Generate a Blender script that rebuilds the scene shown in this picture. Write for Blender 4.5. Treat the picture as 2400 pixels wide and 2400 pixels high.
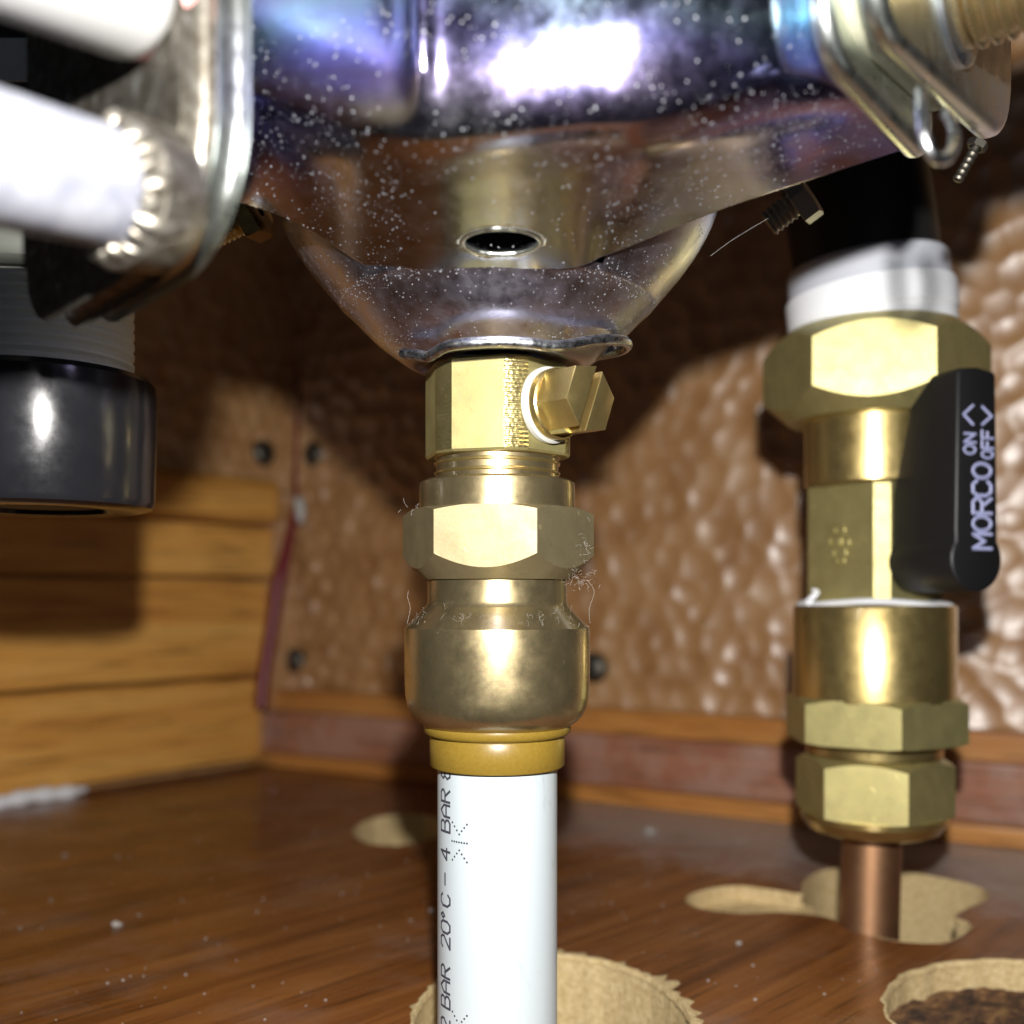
import bpy, bmesh, math, random
import numpy as np
from mathutils import Vector, Matrix, noise as mnoise

random.seed(7); np.random.seed(7)
R = math.radians
scene = bpy.context.scene
for o in list(bpy.data.objects):
    bpy.data.objects.remove(o)
C = scene.collection
S = 0.001                        # everything below is written in millimetres

# ------------------------------------------------------------------ camera
CAMZ = 85.0                      # lens height above the cupboard floor
cam_d = bpy.data.cameras.new('camera')
cam = bpy.data.objects.new('camera', cam_d); C.objects.link(cam)
cam.location = (0, 0, CAMZ * S); cam.rotation_euler = (R(90), 0, 0)
cam_d.sensor_width = 36; cam_d.lens = 37.5; cam_d.shift_y = 200 / 2400
cam_d.clip_start = 0.005; cam_d.clip_end = 20
cam_d.dof.use_dof = True; cam_d.dof.focus_distance = 0.187
cam_d.dof.aperture_fstop = 11.5; cam_d.dof.aperture_blades = 0
scene.camera = cam

# ------------------------------------------------------------------ world, lamps, exposure
w = bpy.data.worlds.new('World'); scene.world = w; w.use_nodes = True
w.node_tree.nodes['Background'].inputs[0].default_value = (0.80, 0.87, 1.0, 1)
w.node_tree.nodes['Background'].inputs[1].default_value = 0.010

def lamp(name, kind, loc, energy, col, **kw):
    d = bpy.data.lights.new(name, kind); d.energy = energy; d.color = col
    for k, v in kw.items(): setattr(d, k, v)
    o = bpy.data.objects.new(name, d); C.objects.link(o)
    o.location = [c * S for c in loc]
    return o
flash = lamp('flash_lamp', 'SPOT', (5, -3, CAMZ + 40), 4.5, (1.0, 0.97, 0.93), shadow_soft_size=0.0032, spot_size=R(100), spot_blend=.55)
flash.rotation_euler = (R(91), 0, 0)                     # the phone's flash points the way the lens does

room = lamp('shell_reflection_lamp', 'AREA', (20, -520, 100), .15, (.76, .84, 1.0), shape='RECTANGLE', size=.55, size_y=.28)
room.rotation_euler = (R(92), 0, 0)                      # added unseen lamp behind the camera, for cool reflections in the zinc shell

scene.view_settings.view_transform = 'Standard'
scene.view_settings.look = 'None'
scene.view_settings.exposure = 0; scene.view_settings.gamma = 1
scene.view_settings.use_curve_mapping = False
scene.cycles.use_denoising = True
scene.cycles.max_bounces = 8
scene.cycles.sample_clamp_indirect = 6

# ------------------------------------------------------------------ helpers
OFF = {}
def finish(o, parent, off):
    C.objects.link(o)
    po = OFF[parent.name] if parent else np.zeros(3)
    OFF[o.name] = off
    if parent: o.parent = parent
    o.location = [(a - b) * S for a, b in zip(off, po)]
    return o
def thing(name, loc, label, cat, group=None):
    o = bpy.data.objects.new(name, None); o.empty_display_size = 0.01
    finish(o, None, np.array(loc, float)); tag(o, label, cat, group)
    return o
def tag(o, label=None, cat=None, group=None, kind=None):
    for k, v in (('label', label), ('category', cat), ('group', group), ('kind', kind)):
        if v: o[k] = v
    return o
def mesh_obj(name, V, F, mat, parent=None, angle=32, mats=None):
    """one mesh object from world-space vertices in mm"""
    V = np.array(V, float)
    if parent is not None: off = OFF[parent.name]
    else:
        off = V.mean(0); off[2] = V[:, 2].min()
    me = bpy.data.meshes.new(name)
    me.from_pydata(((V - off) * S).tolist(), [], F)
    me.materials.append(mat)
    if mats:
        for m in mats: me.materials.append(m)
    bm = bmesh.new(); bm.from_mesh(me)
    bmesh.ops.recalc_face_normals(bm, faces=bm.faces)
    bm.to_mesh(me); bm.free()
    if angle is not None:
        me.polygons.foreach_set('use_smooth', [True] * len(me.polygons))
        if angle < 180: me.set_sharp_from_angle(angle=R(angle))
    o = bpy.data.objects.new(name, me)
    return finish(o, parent, off)
def frame(origin, e1, e2, e3):
    o = np.array(origin, float); A = np.array([e1, e2, e3], float)
    A = A / np.linalg.norm(A, axis=1)[:, None]
    return lambda P: o + np.array(P, float) @ A
def zframe(x, y): return frame((x, y, 0), (1, 0, 0), (0, 1, 0), (0, 0, 1))
def axis_frame(origin, direction):
    d = Vector(direction).normalized(); a = d.orthogonal().normalized(); b = d.cross(a)
    return frame(origin, a, b, d)
def lathe(profile, segs=64):
    """profile of (r,z); open ends are capped when r>0"""
    V = []; F = []
    for r, z in profile:
        for i in range(segs):
            t = 2 * math.pi * i / segs; V.append((r * math.cos(t), r * math.sin(t), z))
    n = len(profile)
    for k in range(n - 1):
        for i in range(segs):
            j = (i + 1) % segs
            F.append((k * segs + i, k * segs + j, (k + 1) * segs + j, (k + 1) * segs + i))
    F.append(tuple(range(segs))); F.append(tuple(range((n - 1) * segs, n * segs)))
    return V, F
def poly_nut(Rv, n, rot, z0, z1, ct=None, cb=None, rmax=None, r_in=None, sub=14):
    """prism nut: n corners of radius Rv, one corner at angle rot; ct / cb = (radius where chamfer starts on the end face, slope dz/dr)"""
    V = []; F = []; ang = []
    for k in range(n):
        for s in range(sub):
            ang.append(rot + 2 * math.pi * (k + s / sub) / n)
    ap = Rv * math.cos(math.pi / n)
    rings = [[], [], [], [], [], []]
    for a in ang:
        ph = (a - rot) % (2 * math.pi / n) - math.pi / n
        r = ap / math.cos(ph)
        if rmax: r = min(r, rmax)
        r0b, sb = cb if cb else (r - 0.15, 1.0)
        r0t, st = ct if ct else (r - 0.15, 1.0)
        r0b = min(r0b, r - .05); r0t = min(r0t, r - .05)
        rings[0].append(((r_in or 1) * math.cos(a), (r_in or 1) * math.sin(a), z0))
        rings[1].append((r0b * math.cos(a), r0b * math.sin(a), z0))
        rings[2].append((r * math.cos(a), r * math.sin(a), z0 + (r - r0b) * sb))
        rings[3].append((r * math.cos(a), r * math.sin(a), z1 - (r - r0t) * st))
        rings[4].append((r0t * math.cos(a), r0t * math.sin(a), z1))
        rings[5].append(((r_in or 1) * math.cos(a), (r_in or 1) * math.sin(a), z1))
    m = len(ang)
    for g in rings: V += g
    for k in range(5):
        for i in range(m):
            j = (i + 1) % m
            F.append((k * m + i, k * m + j, (k + 1) * m + j, (k + 1) * m + i))
    return V, F
def prism(outline, d0, d1, bev=0.4, steps=3):
    """outline (u,v) counter-clockwise, depth from d0 (front) to d1 (back; number or function of (u,v)), both rims rounded"""
    O = np.array(outline, float); n = len(O)
    nx = np.roll(O, -1, 0) - O; nx /= np.linalg.norm(nx, axis=1)[:, None] + 1e-9
    pv = O - np.roll(O, 1, 0); pv /= np.linalg.norm(pv, axis=1)[:, None] + 1e-9
    tn = nx + pv; tn /= np.linalg.norm(tn, axis=1)[:, None] + 1e-9
    N = np.stack([tn[:, 1], -tn[:, 0]], 1)
    V = []; F = []
    rings = []
    for s in range(steps + 1):
        a = math.pi / 2 * s / steps
        rings.append((bev * (1 - math.sin(a)), 0, bev * (1 - math.cos(a))))
    for s in range(steps + 1):
        a = math.pi / 2 * s / steps
        rings.append((bev * (1 - math.cos(a)), 1, -bev * (1 - math.sin(a))))
    for inset, side, dd in rings:
        for (u, v), nn in zip(O, N):
            dep = (d1(u, v) if callable(d1) else d1) if side else d0
            sg = 1 if (d1(u, v) if callable(d1) else d1) > d0 else -1
            V.append((u - nn[0] * inset, v - nn[1] * inset, dep + sg * dd))
    k = len(rings)
    for r in range(k - 1):
        for i in range(n):
            j = (i + 1) % n
            F.append((r * n + i, r * n + j, (r + 1) * n + j, (r + 1) * n + i))
    F.append(tuple(range(n))); F.append(tuple(range((k - 1) * n, k * n)))
    return V, F
def catmull(P, n, closed=False):
    P = [np.array(p, float) for p in P]; out = []
    m = len(P); segs = m if closed else m - 1
    for t in np.linspace(0, segs, n, endpoint=not closed):
        i = min(int(t), segs - 1); f = t - i
        if closed: a, b, c, d = (P[(i + k) % m] for k in (-1, 0, 1, 2))
        else: a, b, c, d = P[max(i - 1, 0)], P[i], P[min(i + 1, m - 1)], P[min(i + 2, m - 1)]
        out.append(.5 * ((2 * b) + (c - a) * f + (2 * a - 5 * b + 4 * c - d) * f * f + (3 * b - a - 3 * c + d) * f ** 3))
    return np.array(out)
def tube(path, rad, segs=8, closed=False):
    P = np.array(path, float); n = len(P); V = []; F = []
    rads = rad if hasattr(rad, '__len__') else [rad] * n
    up = Vector((0.13, 0.27, 0.95))
    prev = None
    for i in range(n):
        t = Vector(P[(i + 1) % n if closed else min(i + 1, n - 1)] - P[i - 1 if closed else max(i - 1, 0)]).normalized()
        a = (prev - t * prev.dot(t)) if prev is not None else t.cross(up)
        if a.length < 1e-6: a = t.orthogonal()
        a.normalize(); b = t.cross(a); prev = a
        for s in range(segs):
            q = 2 * math.pi * s / segs
            V.append(P[i] + rads[i] * (math.cos(q) * np.array(a) + math.sin(q) * np.array(b)))
    for i in range(n if closed else n - 1):
        for s in range(segs):
            k = (s + 1) % segs; i2 = (i + 1) % n
            F.append((i * segs + s, i * segs + k, i2 * segs + k, i2 * segs + s))
    if not closed:
        F.append(tuple(range(segs))); F.append(tuple(range((n - 1) * segs, n * segs)))
    return V, F
def merge(parts):
    V = []; F = []
    for v, f in parts:
        b = len(V); V += [tuple(p) for p in v]; F += [tuple(i + b for i in q) for q in f]
    return V, F
def box(x0, x1, y0, y1, z0, z1):
    V = [(x, y, z) for z in (z0, z1) for y in (y0, y1) for x in (x0, x1)]
    return V, [(0, 1, 3, 2), (4, 5, 7, 6), (0, 1, 5, 4), (2, 3, 7, 6), (0, 2, 6, 4), (1, 3, 7, 5)]
def bevel_mod(o, wmm, seg=2):
    m = o.modifiers.new('bevel', 'BEVEL'); m.width = wmm * S; m.segments = seg; m.limit_method = 'ANGLE'; m.angle_limit = R(40)

# ------------------------------------------------------------------ materials
def mat(name, base, rough=0.5, metal=0.0, **kw):
    m = bpy.data.materials.new(name); m.use_nodes = True
    b = m.node_tree.nodes['Principled BSDF']
    b.inputs['Base Color'].default_value = (*base, 1); b.inputs['Roughness'].default_value = rough
    b.inputs['Metallic'].default_value = metal
    for k, v in kw.items():
        b.inputs[k].default_value = v
    return m
def nd(m, t, **kw):
    n = m.node_tree.nodes.new(t)
    for k, v in kw.items():
        if k in n.inputs: n.inputs[k].default_value = v
        else: setattr(n, k, v)
    return n
def ln(m, a, ao, b, bi): m.node_tree.links.new(a.outputs[ao], b.inputs[bi])
def bsdf(m): return m.node_tree.nodes['Principled BSDF']
def coords(m, scale=(1, 1, 1), rot=(0, 0, 0)):
    tc = nd(m, 'ShaderNodeTexCoord'); mr = nd(m, 'ShaderNodeMapping'); mp = nd(m, 'ShaderNodeMapping')
    mr.inputs['Rotation'].default_value = rot; mp.inputs['Scale'].default_value = scale
    ln(m, tc, 'Object', mr, 'Vector'); ln(m, mr, 'Vector', mp, 'Vector'); return mp
def noise(m, vec, scale, detail=4, rough=.55, dist=0):
    n = nd(m, 'ShaderNodeTexNoise'); n.inputs['Scale'].default_value = scale; n.inputs['Detail'].default_value = detail
    n.inputs['Roughness'].default_value = rough; n.inputs['Distortion'].default_value = dist
    ln(m, vec, 'Vector', n, 'Vector'); return n
def ramp(m, src, out, stops):
    r = nd(m, 'ShaderNodeValToRGB'); e = r.color_ramp.elements
    while len(e) < len(stops): e.new(.5)
    for k, (p, c) in enumerate(stops):
        e[k].position = p; e[k].color = (*c, 1) if len(c) == 3 else c
    ln(m, src, out, r, 'Fac'); return r
def mix(m, fac, a, b, mode='MIX'):
    n = nd(m, 'ShaderNodeMix'); n.data_type = 'RGBA'; n.blend_type = mode
    for sock, v in ((0, fac), (6, a), (7, b)):
        if isinstance(v, tuple) and hasattr(v[0], 'outputs'): m.node_tree.links.new(v[0].outputs[v[1]], n.inputs[sock])
        elif isinstance(v, tuple): n.inputs[sock].default_value = (*v, 1)
        else: n.inputs[sock].default_value = v
    return n
def g(v): return (v, v, v)
def bump(m, src, out, strength, dist):
    b = nd(m, 'ShaderNodeBump'); b.inputs['Strength'].default_value = strength; b.inputs['Distance'].default_value = dist
    ln(m, src, out, b, 'Height'); ln(m, b, 'Normal', bsdf(m), 'Normal'); return b

def brass(name, base, r0, r1, dusty=0.0, scratch=0.12, coat=.6, metal=.92):
    m = mat(name, base, r0, metal)
    v = coords(m)
    n = noise(m, v, 260, 6, .65)
    rr = ramp(m, n, 'Fac', [(.3, g(r0)), (.75, g(r1))]); ln(m, rr, 'Color', bsdf(m), 'Roughness')
    n2 = noise(m, v, 70, 5, .6)
    dark = tuple(c * .84 for c in base)
    cr = ramp(m, n2, 'Fac', [(.3, dark), (.62, base)])
    f = noise(m, v, 2600, 2, .5)
    grain = mix(m, .16, (cr, 'Color'), (f, 'Color'), 'OVERLAY')
    vs = coords(m, (900, 900, 90), (0, .7, .4)); ns = noise(m, vs, 1, 2, .5)
    sr = ramp(m, ns, 'Fac', [(.70, g(0)), (.74, g(.5))])
    scr_ = mix(m, (sr, 'Color'), (grain, 2), tuple(min(1, c * 1.9) for c in base))
    vd = coords(m); ndk = noise(m, vd, 420, 7, .75); dk = ramp(m, ndk, 'Fac', [(.28, g(.45)), (.42, g(1))])
    tarn = mix(m, .45, (scr_, 2), (dk, 'Color'), 'MULTIPLY')
    ln(m, tarn, 2, bsdf(m), 'Base Color')
    vl = coords(m, (40, 40, 5200)); fl_ = noise(m, vl, 1, 3, .6)
    fm = mix(m, .55, (f, 'Color'), (fl_, 'Color'))
    bump(m, fm, 2, scratch, .00006)
    bsdf(m).inputs['Coat Weight'].default_value = coat; bsdf(m).inputs['Coat Roughness'].default_value = .13; bsdf(m).inputs['Coat IOR'].default_value = 1.6
    return m
BR_OLD = brass('bronzed_brass', (.46, .37, .20), .25, .40, metal=.92)
BR_NUT = brass('dull_brass', (.27, .225, .125), .46, .60, scratch=.2, coat=.2, metal=.72)
BR_NEW = brass('bright_brass', (.60, .46, .18), .26, .40)
BR_FLAT = brass('yellow_brass_flats', (.52, .46, .20), .42, .56, scratch=.18, coat=.15, metal=.8)
BR_KNURL = brass('knurled_brass', (.50, .42, .18), .26, .38)
def add_knurl(m):
    v = coords(m)
    wv = nd(m, 'ShaderNodeTexWave'); wv.wave_type = 'BANDS'; wv.bands_direction = 'Z'; wv.inputs['Scale'].default_value = 420
    ln(m, v, 'Vector', wv, 'Vector')
    vo = nd(m, 'ShaderNodeTexVoronoi'); vo.inputs['Scale'].default_value = 1500; ln(m, v, 'Vector', vo, 'Vector')
    mx = mix(m, .5, (wv, 'Color'), (vo, 'Distance'))
    bump(m, mx, 2, .8, .00018)
add_knurl(BR_KNURL)
COPPER = brass('aged_copper', (.33, .18, .095), .44, .56, coat=.15)
WHITE_PL = mat('white_plastic', (.58, .64, .67), .32)
vw = coords(WHITE_PL, (260, 260, 26), (0, .35, .2)); nw = noise(WHITE_PL, vw, 1, 3, .5)
cw = ramp(WHITE_PL, nw, 'Fac', [(.68, (.50, .56, .59)), (.75, (.43, .48, .50))])
vw2 = coords(WHITE_PL); nw2 = noise(WHITE_PL, vw2, 130, 7, .7); cw2 = ramp(WHITE_PL, nw2, 'Fac', [(.26, (.78, .75, .70)), (.40, (1, 1, 1))])
mw = mix(WHITE_PL, .6, (cw, 'Color'), (cw2, 'Color'), 'MULTIPLY'); ln(WHITE_PL, mw, 2, bsdf(WHITE_PL), 'Base Color')
WHITE_TUBE = mat('white_tube_plastic', (.36, .36, .355), .4)
INK = mat('grey_ink', (.05, .05, .07), .6)
AMBER = mat('amber_plastic', (.50, .31, .045), .34)
bsdf(AMBER).inputs['Subsurface Weight'].default_value = .25
bsdf(AMBER).inputs['Subsurface Radius'].default_value = (.002, .0012, .0004)
v_ = coords(AMBER); n_ = noise(AMBER, v_, 1800, 2)
c_ = ramp(AMBER, n_, 'Fac', [(.3, (.21, .132, .018)), (.70, (.245, .16, .024)), (.84, (.29, .21, .06))]); ln(AMBER, c_, 'Color', bsdf(AMBER), 'Base Color')
NYLON = mat('white_nylon', (.50, .50, .48), .45)
TAPE = mat('white_thread_tape', (.82, .84, .88), .6)
STEEL = mat('bright_steel_wire', (.62, .64, .66), .28, 1.0)
vv = coords(STEEL); nn_ = noise(STEEL, vv, 900, 3); rr_ = ramp(STEEL, nn_, 'Fac', [(.3, g(.2)), (.7, g(.42))]); ln(STEEL, rr_, 'Color', bsdf(STEEL), 'Roughness')
BLACK_PL = mat('black_plastic', (.006, .006, .007), .5)
vb = coords(BLACK_PL); nb = noise(BLACK_PL, vb, 500, 5); bump(BLACK_PL, nb, 'Fac', .25, .0002)
CAP_PL = mat('shiny_black_cap_plastic', (.010, .010, .012), .27)
vc = coords(CAP_PL); nc = noise(CAP_PL, vc, 240, 6, .7)
rc = ramp(CAP_PL, nc, 'Fac', [(.3, g(.15)), (.7, g(.26))]); ln(CAP_PL, rc, 'Color', bsdf(CAP_PL), 'Roughness')
RUBBER = mat('black_rubber', (.01, .01, .01), .5)
LETTER = mat('pale_lilac_lettering', (.33, .35, .56), .55)
CREAM_PL = mat('cream_threaded_plastic', (.70, .71, .66), .45)
RED = mat('dark_red_sealant', (.17, .015, .018), .4)
DARK = mat('dark_component', (.012, .011, .01), .5)
PAPER = mat('grey_white_paper_label', (.50, .50, .50), .7)
PINK = mat('pink_rubber_washer', (.65, .32, .30), .5)
FLUFF = mat('pale_dust_fibre', (.55, .53, .50), .9)
GASKET = mat('olive_grey_gasket', (.30, .30, .22), .5)
SPECK = mat('white_limescale_speck', (.27, .28, .31), .6)
VOID = mat('dark_underfloor', (.01, .008, .006), .9)
SCREW = mat('dull_screw_metal', (.13, .12, .10), .5, 1.0)

# zinc plated pressed steel with a passivation film
def zinc(name, film, tint=((.60, .60, .70), (.66, .66, .80), (.72, .74, .80)), ro=(.15, .28), zr=None):
    m = mat(name, (.72, .73, .76), .13, 1.0)
    v = coords(m)
    n = noise(m, v, 26, 3, .5)
    if film:
        b = bsdf(m)
        if 'Thin Film Thickness' in b.inputs:
            mr = nd(m, 'ShaderNodeMapRange'); mr.inputs['To Min'].default_value = film[0]; mr.inputs['To Max'].default_value = film[1]
            mr.inputs['From Min'].default_value = .3; mr.inputs['From Max'].default_value = .7
            ln(m, n, 'Fac', mr, 'Value'); ln(m, mr, 'Result', b, 'Thin Film Thickness'); b.inputs['Thin Film IOR'].default_value = 1.75
    if zr:      # tint changes with height: grey low down, violet and blue to pale above
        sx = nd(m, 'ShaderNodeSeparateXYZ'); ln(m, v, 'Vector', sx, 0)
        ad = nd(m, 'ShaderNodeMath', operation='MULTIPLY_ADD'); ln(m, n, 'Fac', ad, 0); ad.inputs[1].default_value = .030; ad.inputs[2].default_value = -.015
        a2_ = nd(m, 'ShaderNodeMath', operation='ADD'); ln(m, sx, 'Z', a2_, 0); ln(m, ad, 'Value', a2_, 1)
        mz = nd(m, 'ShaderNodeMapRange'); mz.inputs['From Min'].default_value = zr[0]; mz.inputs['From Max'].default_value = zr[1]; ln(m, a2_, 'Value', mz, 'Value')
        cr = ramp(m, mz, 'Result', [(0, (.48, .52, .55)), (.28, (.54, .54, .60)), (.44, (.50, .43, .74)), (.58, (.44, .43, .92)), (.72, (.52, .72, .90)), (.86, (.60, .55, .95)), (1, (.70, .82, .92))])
    else:
        cr = ramp(m, n, 'Fac', [(.32, tint[0]), (.5, tint[1]), (.68, tint[2])])
    ln(m, cr, 'Color', bsdf(m), 'Base Color')
    n2 = noise(m, v, 300, 6, .65)
    rr = ramp(m, n2, 'Fac', [(.35, g(ro[0])), (.7, g(ro[1]))]); ln(m, rr, 'Color', bsdf(m), 'Roughness')
    n3 = noise(m, v, 1400, 3); bump(m, n3, 'Fac', .12, .00005)
    return m
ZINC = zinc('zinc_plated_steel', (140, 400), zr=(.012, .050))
ZINC_B = zinc('zinc_plated_bowl', (60, 200), ((.46, .47, .56), (.58, .56, .70), (.70, .73, .74)), (.27, .42))
ZINC_F = zinc('zinc_plated_flange', (60, 190), ((.55, .58, .50), (.62, .66, .62), (.62, .64, .80)), (.26, .38))
DIRTY_Z = mat('dirty_zinc', (.34, .32, .28), .42, .9)
vz = coords(DIRTY_Z); nz_ = noise(DIRTY_Z, vz, 420, 6, .7)
cz = ramp(DIRTY_Z, nz_, 'Fac', [(.40, (.16, .14, .11)), (.58, (.30, .28, .24)), (.72, (.70, .70, .68))]); ln(DIRTY_Z, cz, 'Color', bsdf(DIRTY_Z), 'Base Color')
bump(DIRTY_Z, nz_, 'Fac', .25, .0003)
GALV = mat('galvanised_tube', (.80, .80, .84), .42, .25)
vg = coords(GALV); ng = noise(GALV, vg, 180, 4); cg = ramp(GALV, ng, 'Fac', [(.35, (.22, .23, .28)), (.6, (.36, .37, .42))]); ln(GALV, cg, 'Color', bsdf(GALV), 'Base Color')

def wood(name, c0, c1, c2, rot, sc=(14, 190, 190), rough=(.28, .5), dust=None, bumpd=.0002):
    m = mat(name, c1, .4)
    v = coords(m, sc, (0, 0, rot))
    n = noise(m, v, 1.0, 6, .6, .6)
    cr = ramp(m, n, 'Fac', [(.30, c0), (.47, c1), (.72, c2)])
    v2 = coords(m, (sc[0] * 3.2, sc[1] * 5, sc[2] * 5), (0, 0, rot))
    n2 = noise(m, v2, 1.0, 3, .5)
    pr = ramp(m, n2, 'Fac', [(.34, g(.42)), (.44, g(1))])
    col = mix(m, .8, (cr, 'Color'), (pr, 'Color'), 'MULTIPLY')
    out = (col, 2)
    v3 = coords(m)
    n3 = noise(m, v3, 40, 6, .65)
    rr = ramp(m, n3, 'Fac', [(.3, g(rough[0])), (.7, g(rough[1]))]); 
    if dust:
        out = dust(m, out, v3)
    m.node_tree.links.new(out[0].outputs[out[1]], bsdf(m).inputs['Base Color'])
    ln(m, rr, 'Color', bsdf(m), 'Roughness')
    bump(m, n2, 'Fac', .3, bumpd)
    return m

# ------------------------------------------------------------------ setting: walls, floor
# plan: right wall runs from the corner towards the viewer on the right, left wall towards the viewer on the left
A0 = np.array([-116., 531.]); DR = np.array([282., -170.]); DR /= np.linalg.norm(DR)      # foot line of the floor strip
NR = np.array([-DR[1] * -1, -DR[0]]) ; NR = np.array([DR[1], -DR[0]])                      # normal towards viewer
WR0 = A0 - NR * 30                                                                         # right wall line
L0 = np.array([-216., 439.]); DL = np.array([99.6, 126.]); DL /= np.linalg.norm(DL)
NL = np.array([DL[1], -DL[0]])                                                             # towards the room
# corner = intersection of the wall lines
t_ = np.linalg.solve(np.array([DL, -DR]).T, WR0 - L0); CORN = L0 + DL * t_[0]

def hammered(origin, d, nrm, length, z0, z1, cell, amp, step, seed, name, material, fade=None):  # noqa
    rng = np.random.RandomState(seed)
    nu = int(length / step); nv = int((z1 - z0) / step)
    u = np.linspace(0, length, nu); v = np.linspace(z0, z1, nv)
    U, Vv = np.meshgrid(u, v, indexing='ij')
    wu = 1.2 * np.sin(Vv * .13 + 1.3 * np.sin(U * .071)); wv = 1.3 * np.sin(U * .17 + .9 * np.sin(Vv * .09))
    Uw = np.clip(U + wu, 0, length); Vw = np.clip(Vv - z0 + wv, 0, z1 - z0)
    gx = int(length / cell) + 4; gy = int((z1 - z0) / cell) + 4
    jx = .5 + (rng.rand(gx, gy) - .5) * .6 + .25 * (np.arange(gy)[None, :] % 2 * 2 - 1); jy = .5 + (rng.rand(gx, gy) - .5) * .55; hh = .5 + .5 * rng.rand(gx, gy); rd = .54 + .2 * rng.rand(gx, gy)
    H = np.zeros_like(U)
    ci = (Uw / cell).astype(int); cj = (Vw / cell).astype(int)
    for a in (-1, 0, 1):
        for b in (-1, 0, 1):
            i = np.clip(ci + a + 1, 0, gx - 1); j = np.clip(cj + b + 1, 0, gy - 1)
            cx = (i - 1 + jx[i, j]) * cell; cy = (j - 1 + jy[i, j]) * cell
            dd = np.sqrt(((Uw - cx) / cell) ** 2 + ((Vw - cy) / cell) ** 2) / rd[i, j]
            H = np.maximum(H, hh[i, j] * np.clip(1 - dd ** 2, 0, 1))
    H = 1 - H
    if fade is not None: H = H * fade(U, Vv)
    P = np.stack([origin[0] + d[0] * U + nrm[0] * H * amp, origin[1] + d[1] * U + nrm[1] * H * amp, Vv], -1).reshape(-1, 3)
    idx = np.arange(nu * nv).reshape(nu, nv)
    F = np.stack([idx[:-1, :-1], idx[1:, :-1], idx[1:, 1:], idx[:-1, 1:]], -1).reshape(-1, 4).tolist()
    return mesh_obj(name, P, F, material, angle=180)

HAM_R = mat('hammered_copper_brown_panel', (.30, .155, .065), .40)
vh = coords(HAM_R); nh = noise(HAM_R, vh, 55, 5, .6)
ch = ramp(HAM_R, nh, 'Fac', [(.3, (.36, .17, .055)), (.55, (.47, .25, .095)), (.75, (.52, .31, .14))]); ln(HAM_R, ch, 'Color', bsdf(HAM_R), 'Base Color')
bsdf(HAM_R).inputs['IOR'].default_value = 2.3
rh = ramp(HAM_R, nh, 'Fac', [(.3, g(.36)), (.7, g(.48))]); ln(HAM_R, rh, 'Color', bsdf(HAM_R), 'Roughness')
nh2 = noise(HAM_R, vh, 500, 3); bump(HAM_R, nh2, 'Fac', .25, .0003)

LR = float(np.linalg.norm(CORN - WR0) * np.sign((WR0 - CORN) @ DR))
wall_r = hammered(CORN, DR, NR, 470, -20, 420, 11.5, 1.85, 1.2, 3, 'wall_right', HAM_R,
                  fade=lambda U, V: np.clip(1.9 - U / 190, .9, 1.8))
tag(wall_r, 'copper brown hammered wall panel behind the brass valve', kind='structure')
WLLEN = 330.
WO = CORN - DL * WLLEN
wall_l = hammered(WO, DL, NL, WLLEN, 140, 420, 11.0, 2.4, 1.4, 5, 'wall_left', HAM_R)
tag(wall_l, 'tan hammered wall panel above the wooden boards', kind='structure')

PINE = wood('yellow_pine_board', (.42, .17, .035), (.66, .32, .07), (.74, .41, .11), math.atan2(DL[1], DL[0]) * -1, sc=(9, 120, 120))
def beam(p0, d, n, length, thick, z0, z1, name, material, parent, bev=1.2):
    V = []
    for z in (z0, z1):
        for t in (0, thick):
            for s in (0, length):
                q = p0 + d * s + n * t; V.append((q[0], q[1], z))
    o = mesh_obj(name, V, [(0, 1, 3, 2), (4, 5, 7, 6), (0, 1, 5, 4), (2, 3, 7, 6), (0, 2, 6, 4), (1, 3, 7, 5)], material, parent, angle=35)
    bevel_mod(o, bev, 3); return o
for z0, z1, th, dl in ((121.5, 144.5, 17, 20), (95, 120.4, 12, 23), (46.5, 93.6, 11.4, 26), (4, 45.2, 11.0, 30)):
    beam(WO, DL, NL, WLLEN - dl, th, z0, z1, 'board', PINE, wall_l, 6.0 if th > 15 else 1.6)
# backing behind the boards so that no gap shows
beam(WO, DL, NL, WLLEN, .8, -20, 139.5, 'backing', HAM_R, wall_l, .1)

SK_T = wood('orange_wood_trim', (.34, .12, .03), (.50, .21, .05), (.58, .28, .08), -math.atan2(DR[1], DR[0]), sc=(10, 120, 120))
def dust_sk(m, out, v):
    n = noise(m, v, 55, 6, .7); r = ramp(m, n, 'Fac', [(.42, g(.12)), (.7, g(.7))])
    return (mix(m, (r, 'Color'), out, (.44, .31, .26)), 2)
SK_F = wood('reddish_wood_face', (.22, .07, .03), (.33, .12, .055), (.40, .16, .08), -math.atan2(DR[1], DR[0]), sc=(10, 120, 120), dust=dust_sk)
def skirting(offset, thick, z0, z1, material, label):
    o = beam(CORN - DR * 20 + NR * offset, DR, NR, 480, thick, z0, z1, 'skirting_board', material, None, .9)
    return tag(o, label, 'skirting board')
skirting(2.2, 10, 0, 37, SK_T, 'orange wooden back batten with bright top edge under the hammered wall')
skirting(12.4, 8, 0, 27, SK_F, 'dusty reddish wooden skirting board along the hammered wall')
skirting(20.6, 9, 0, 7, SK_T, 'thin orange wooden strip lying along the foot of the skirting')

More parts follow.
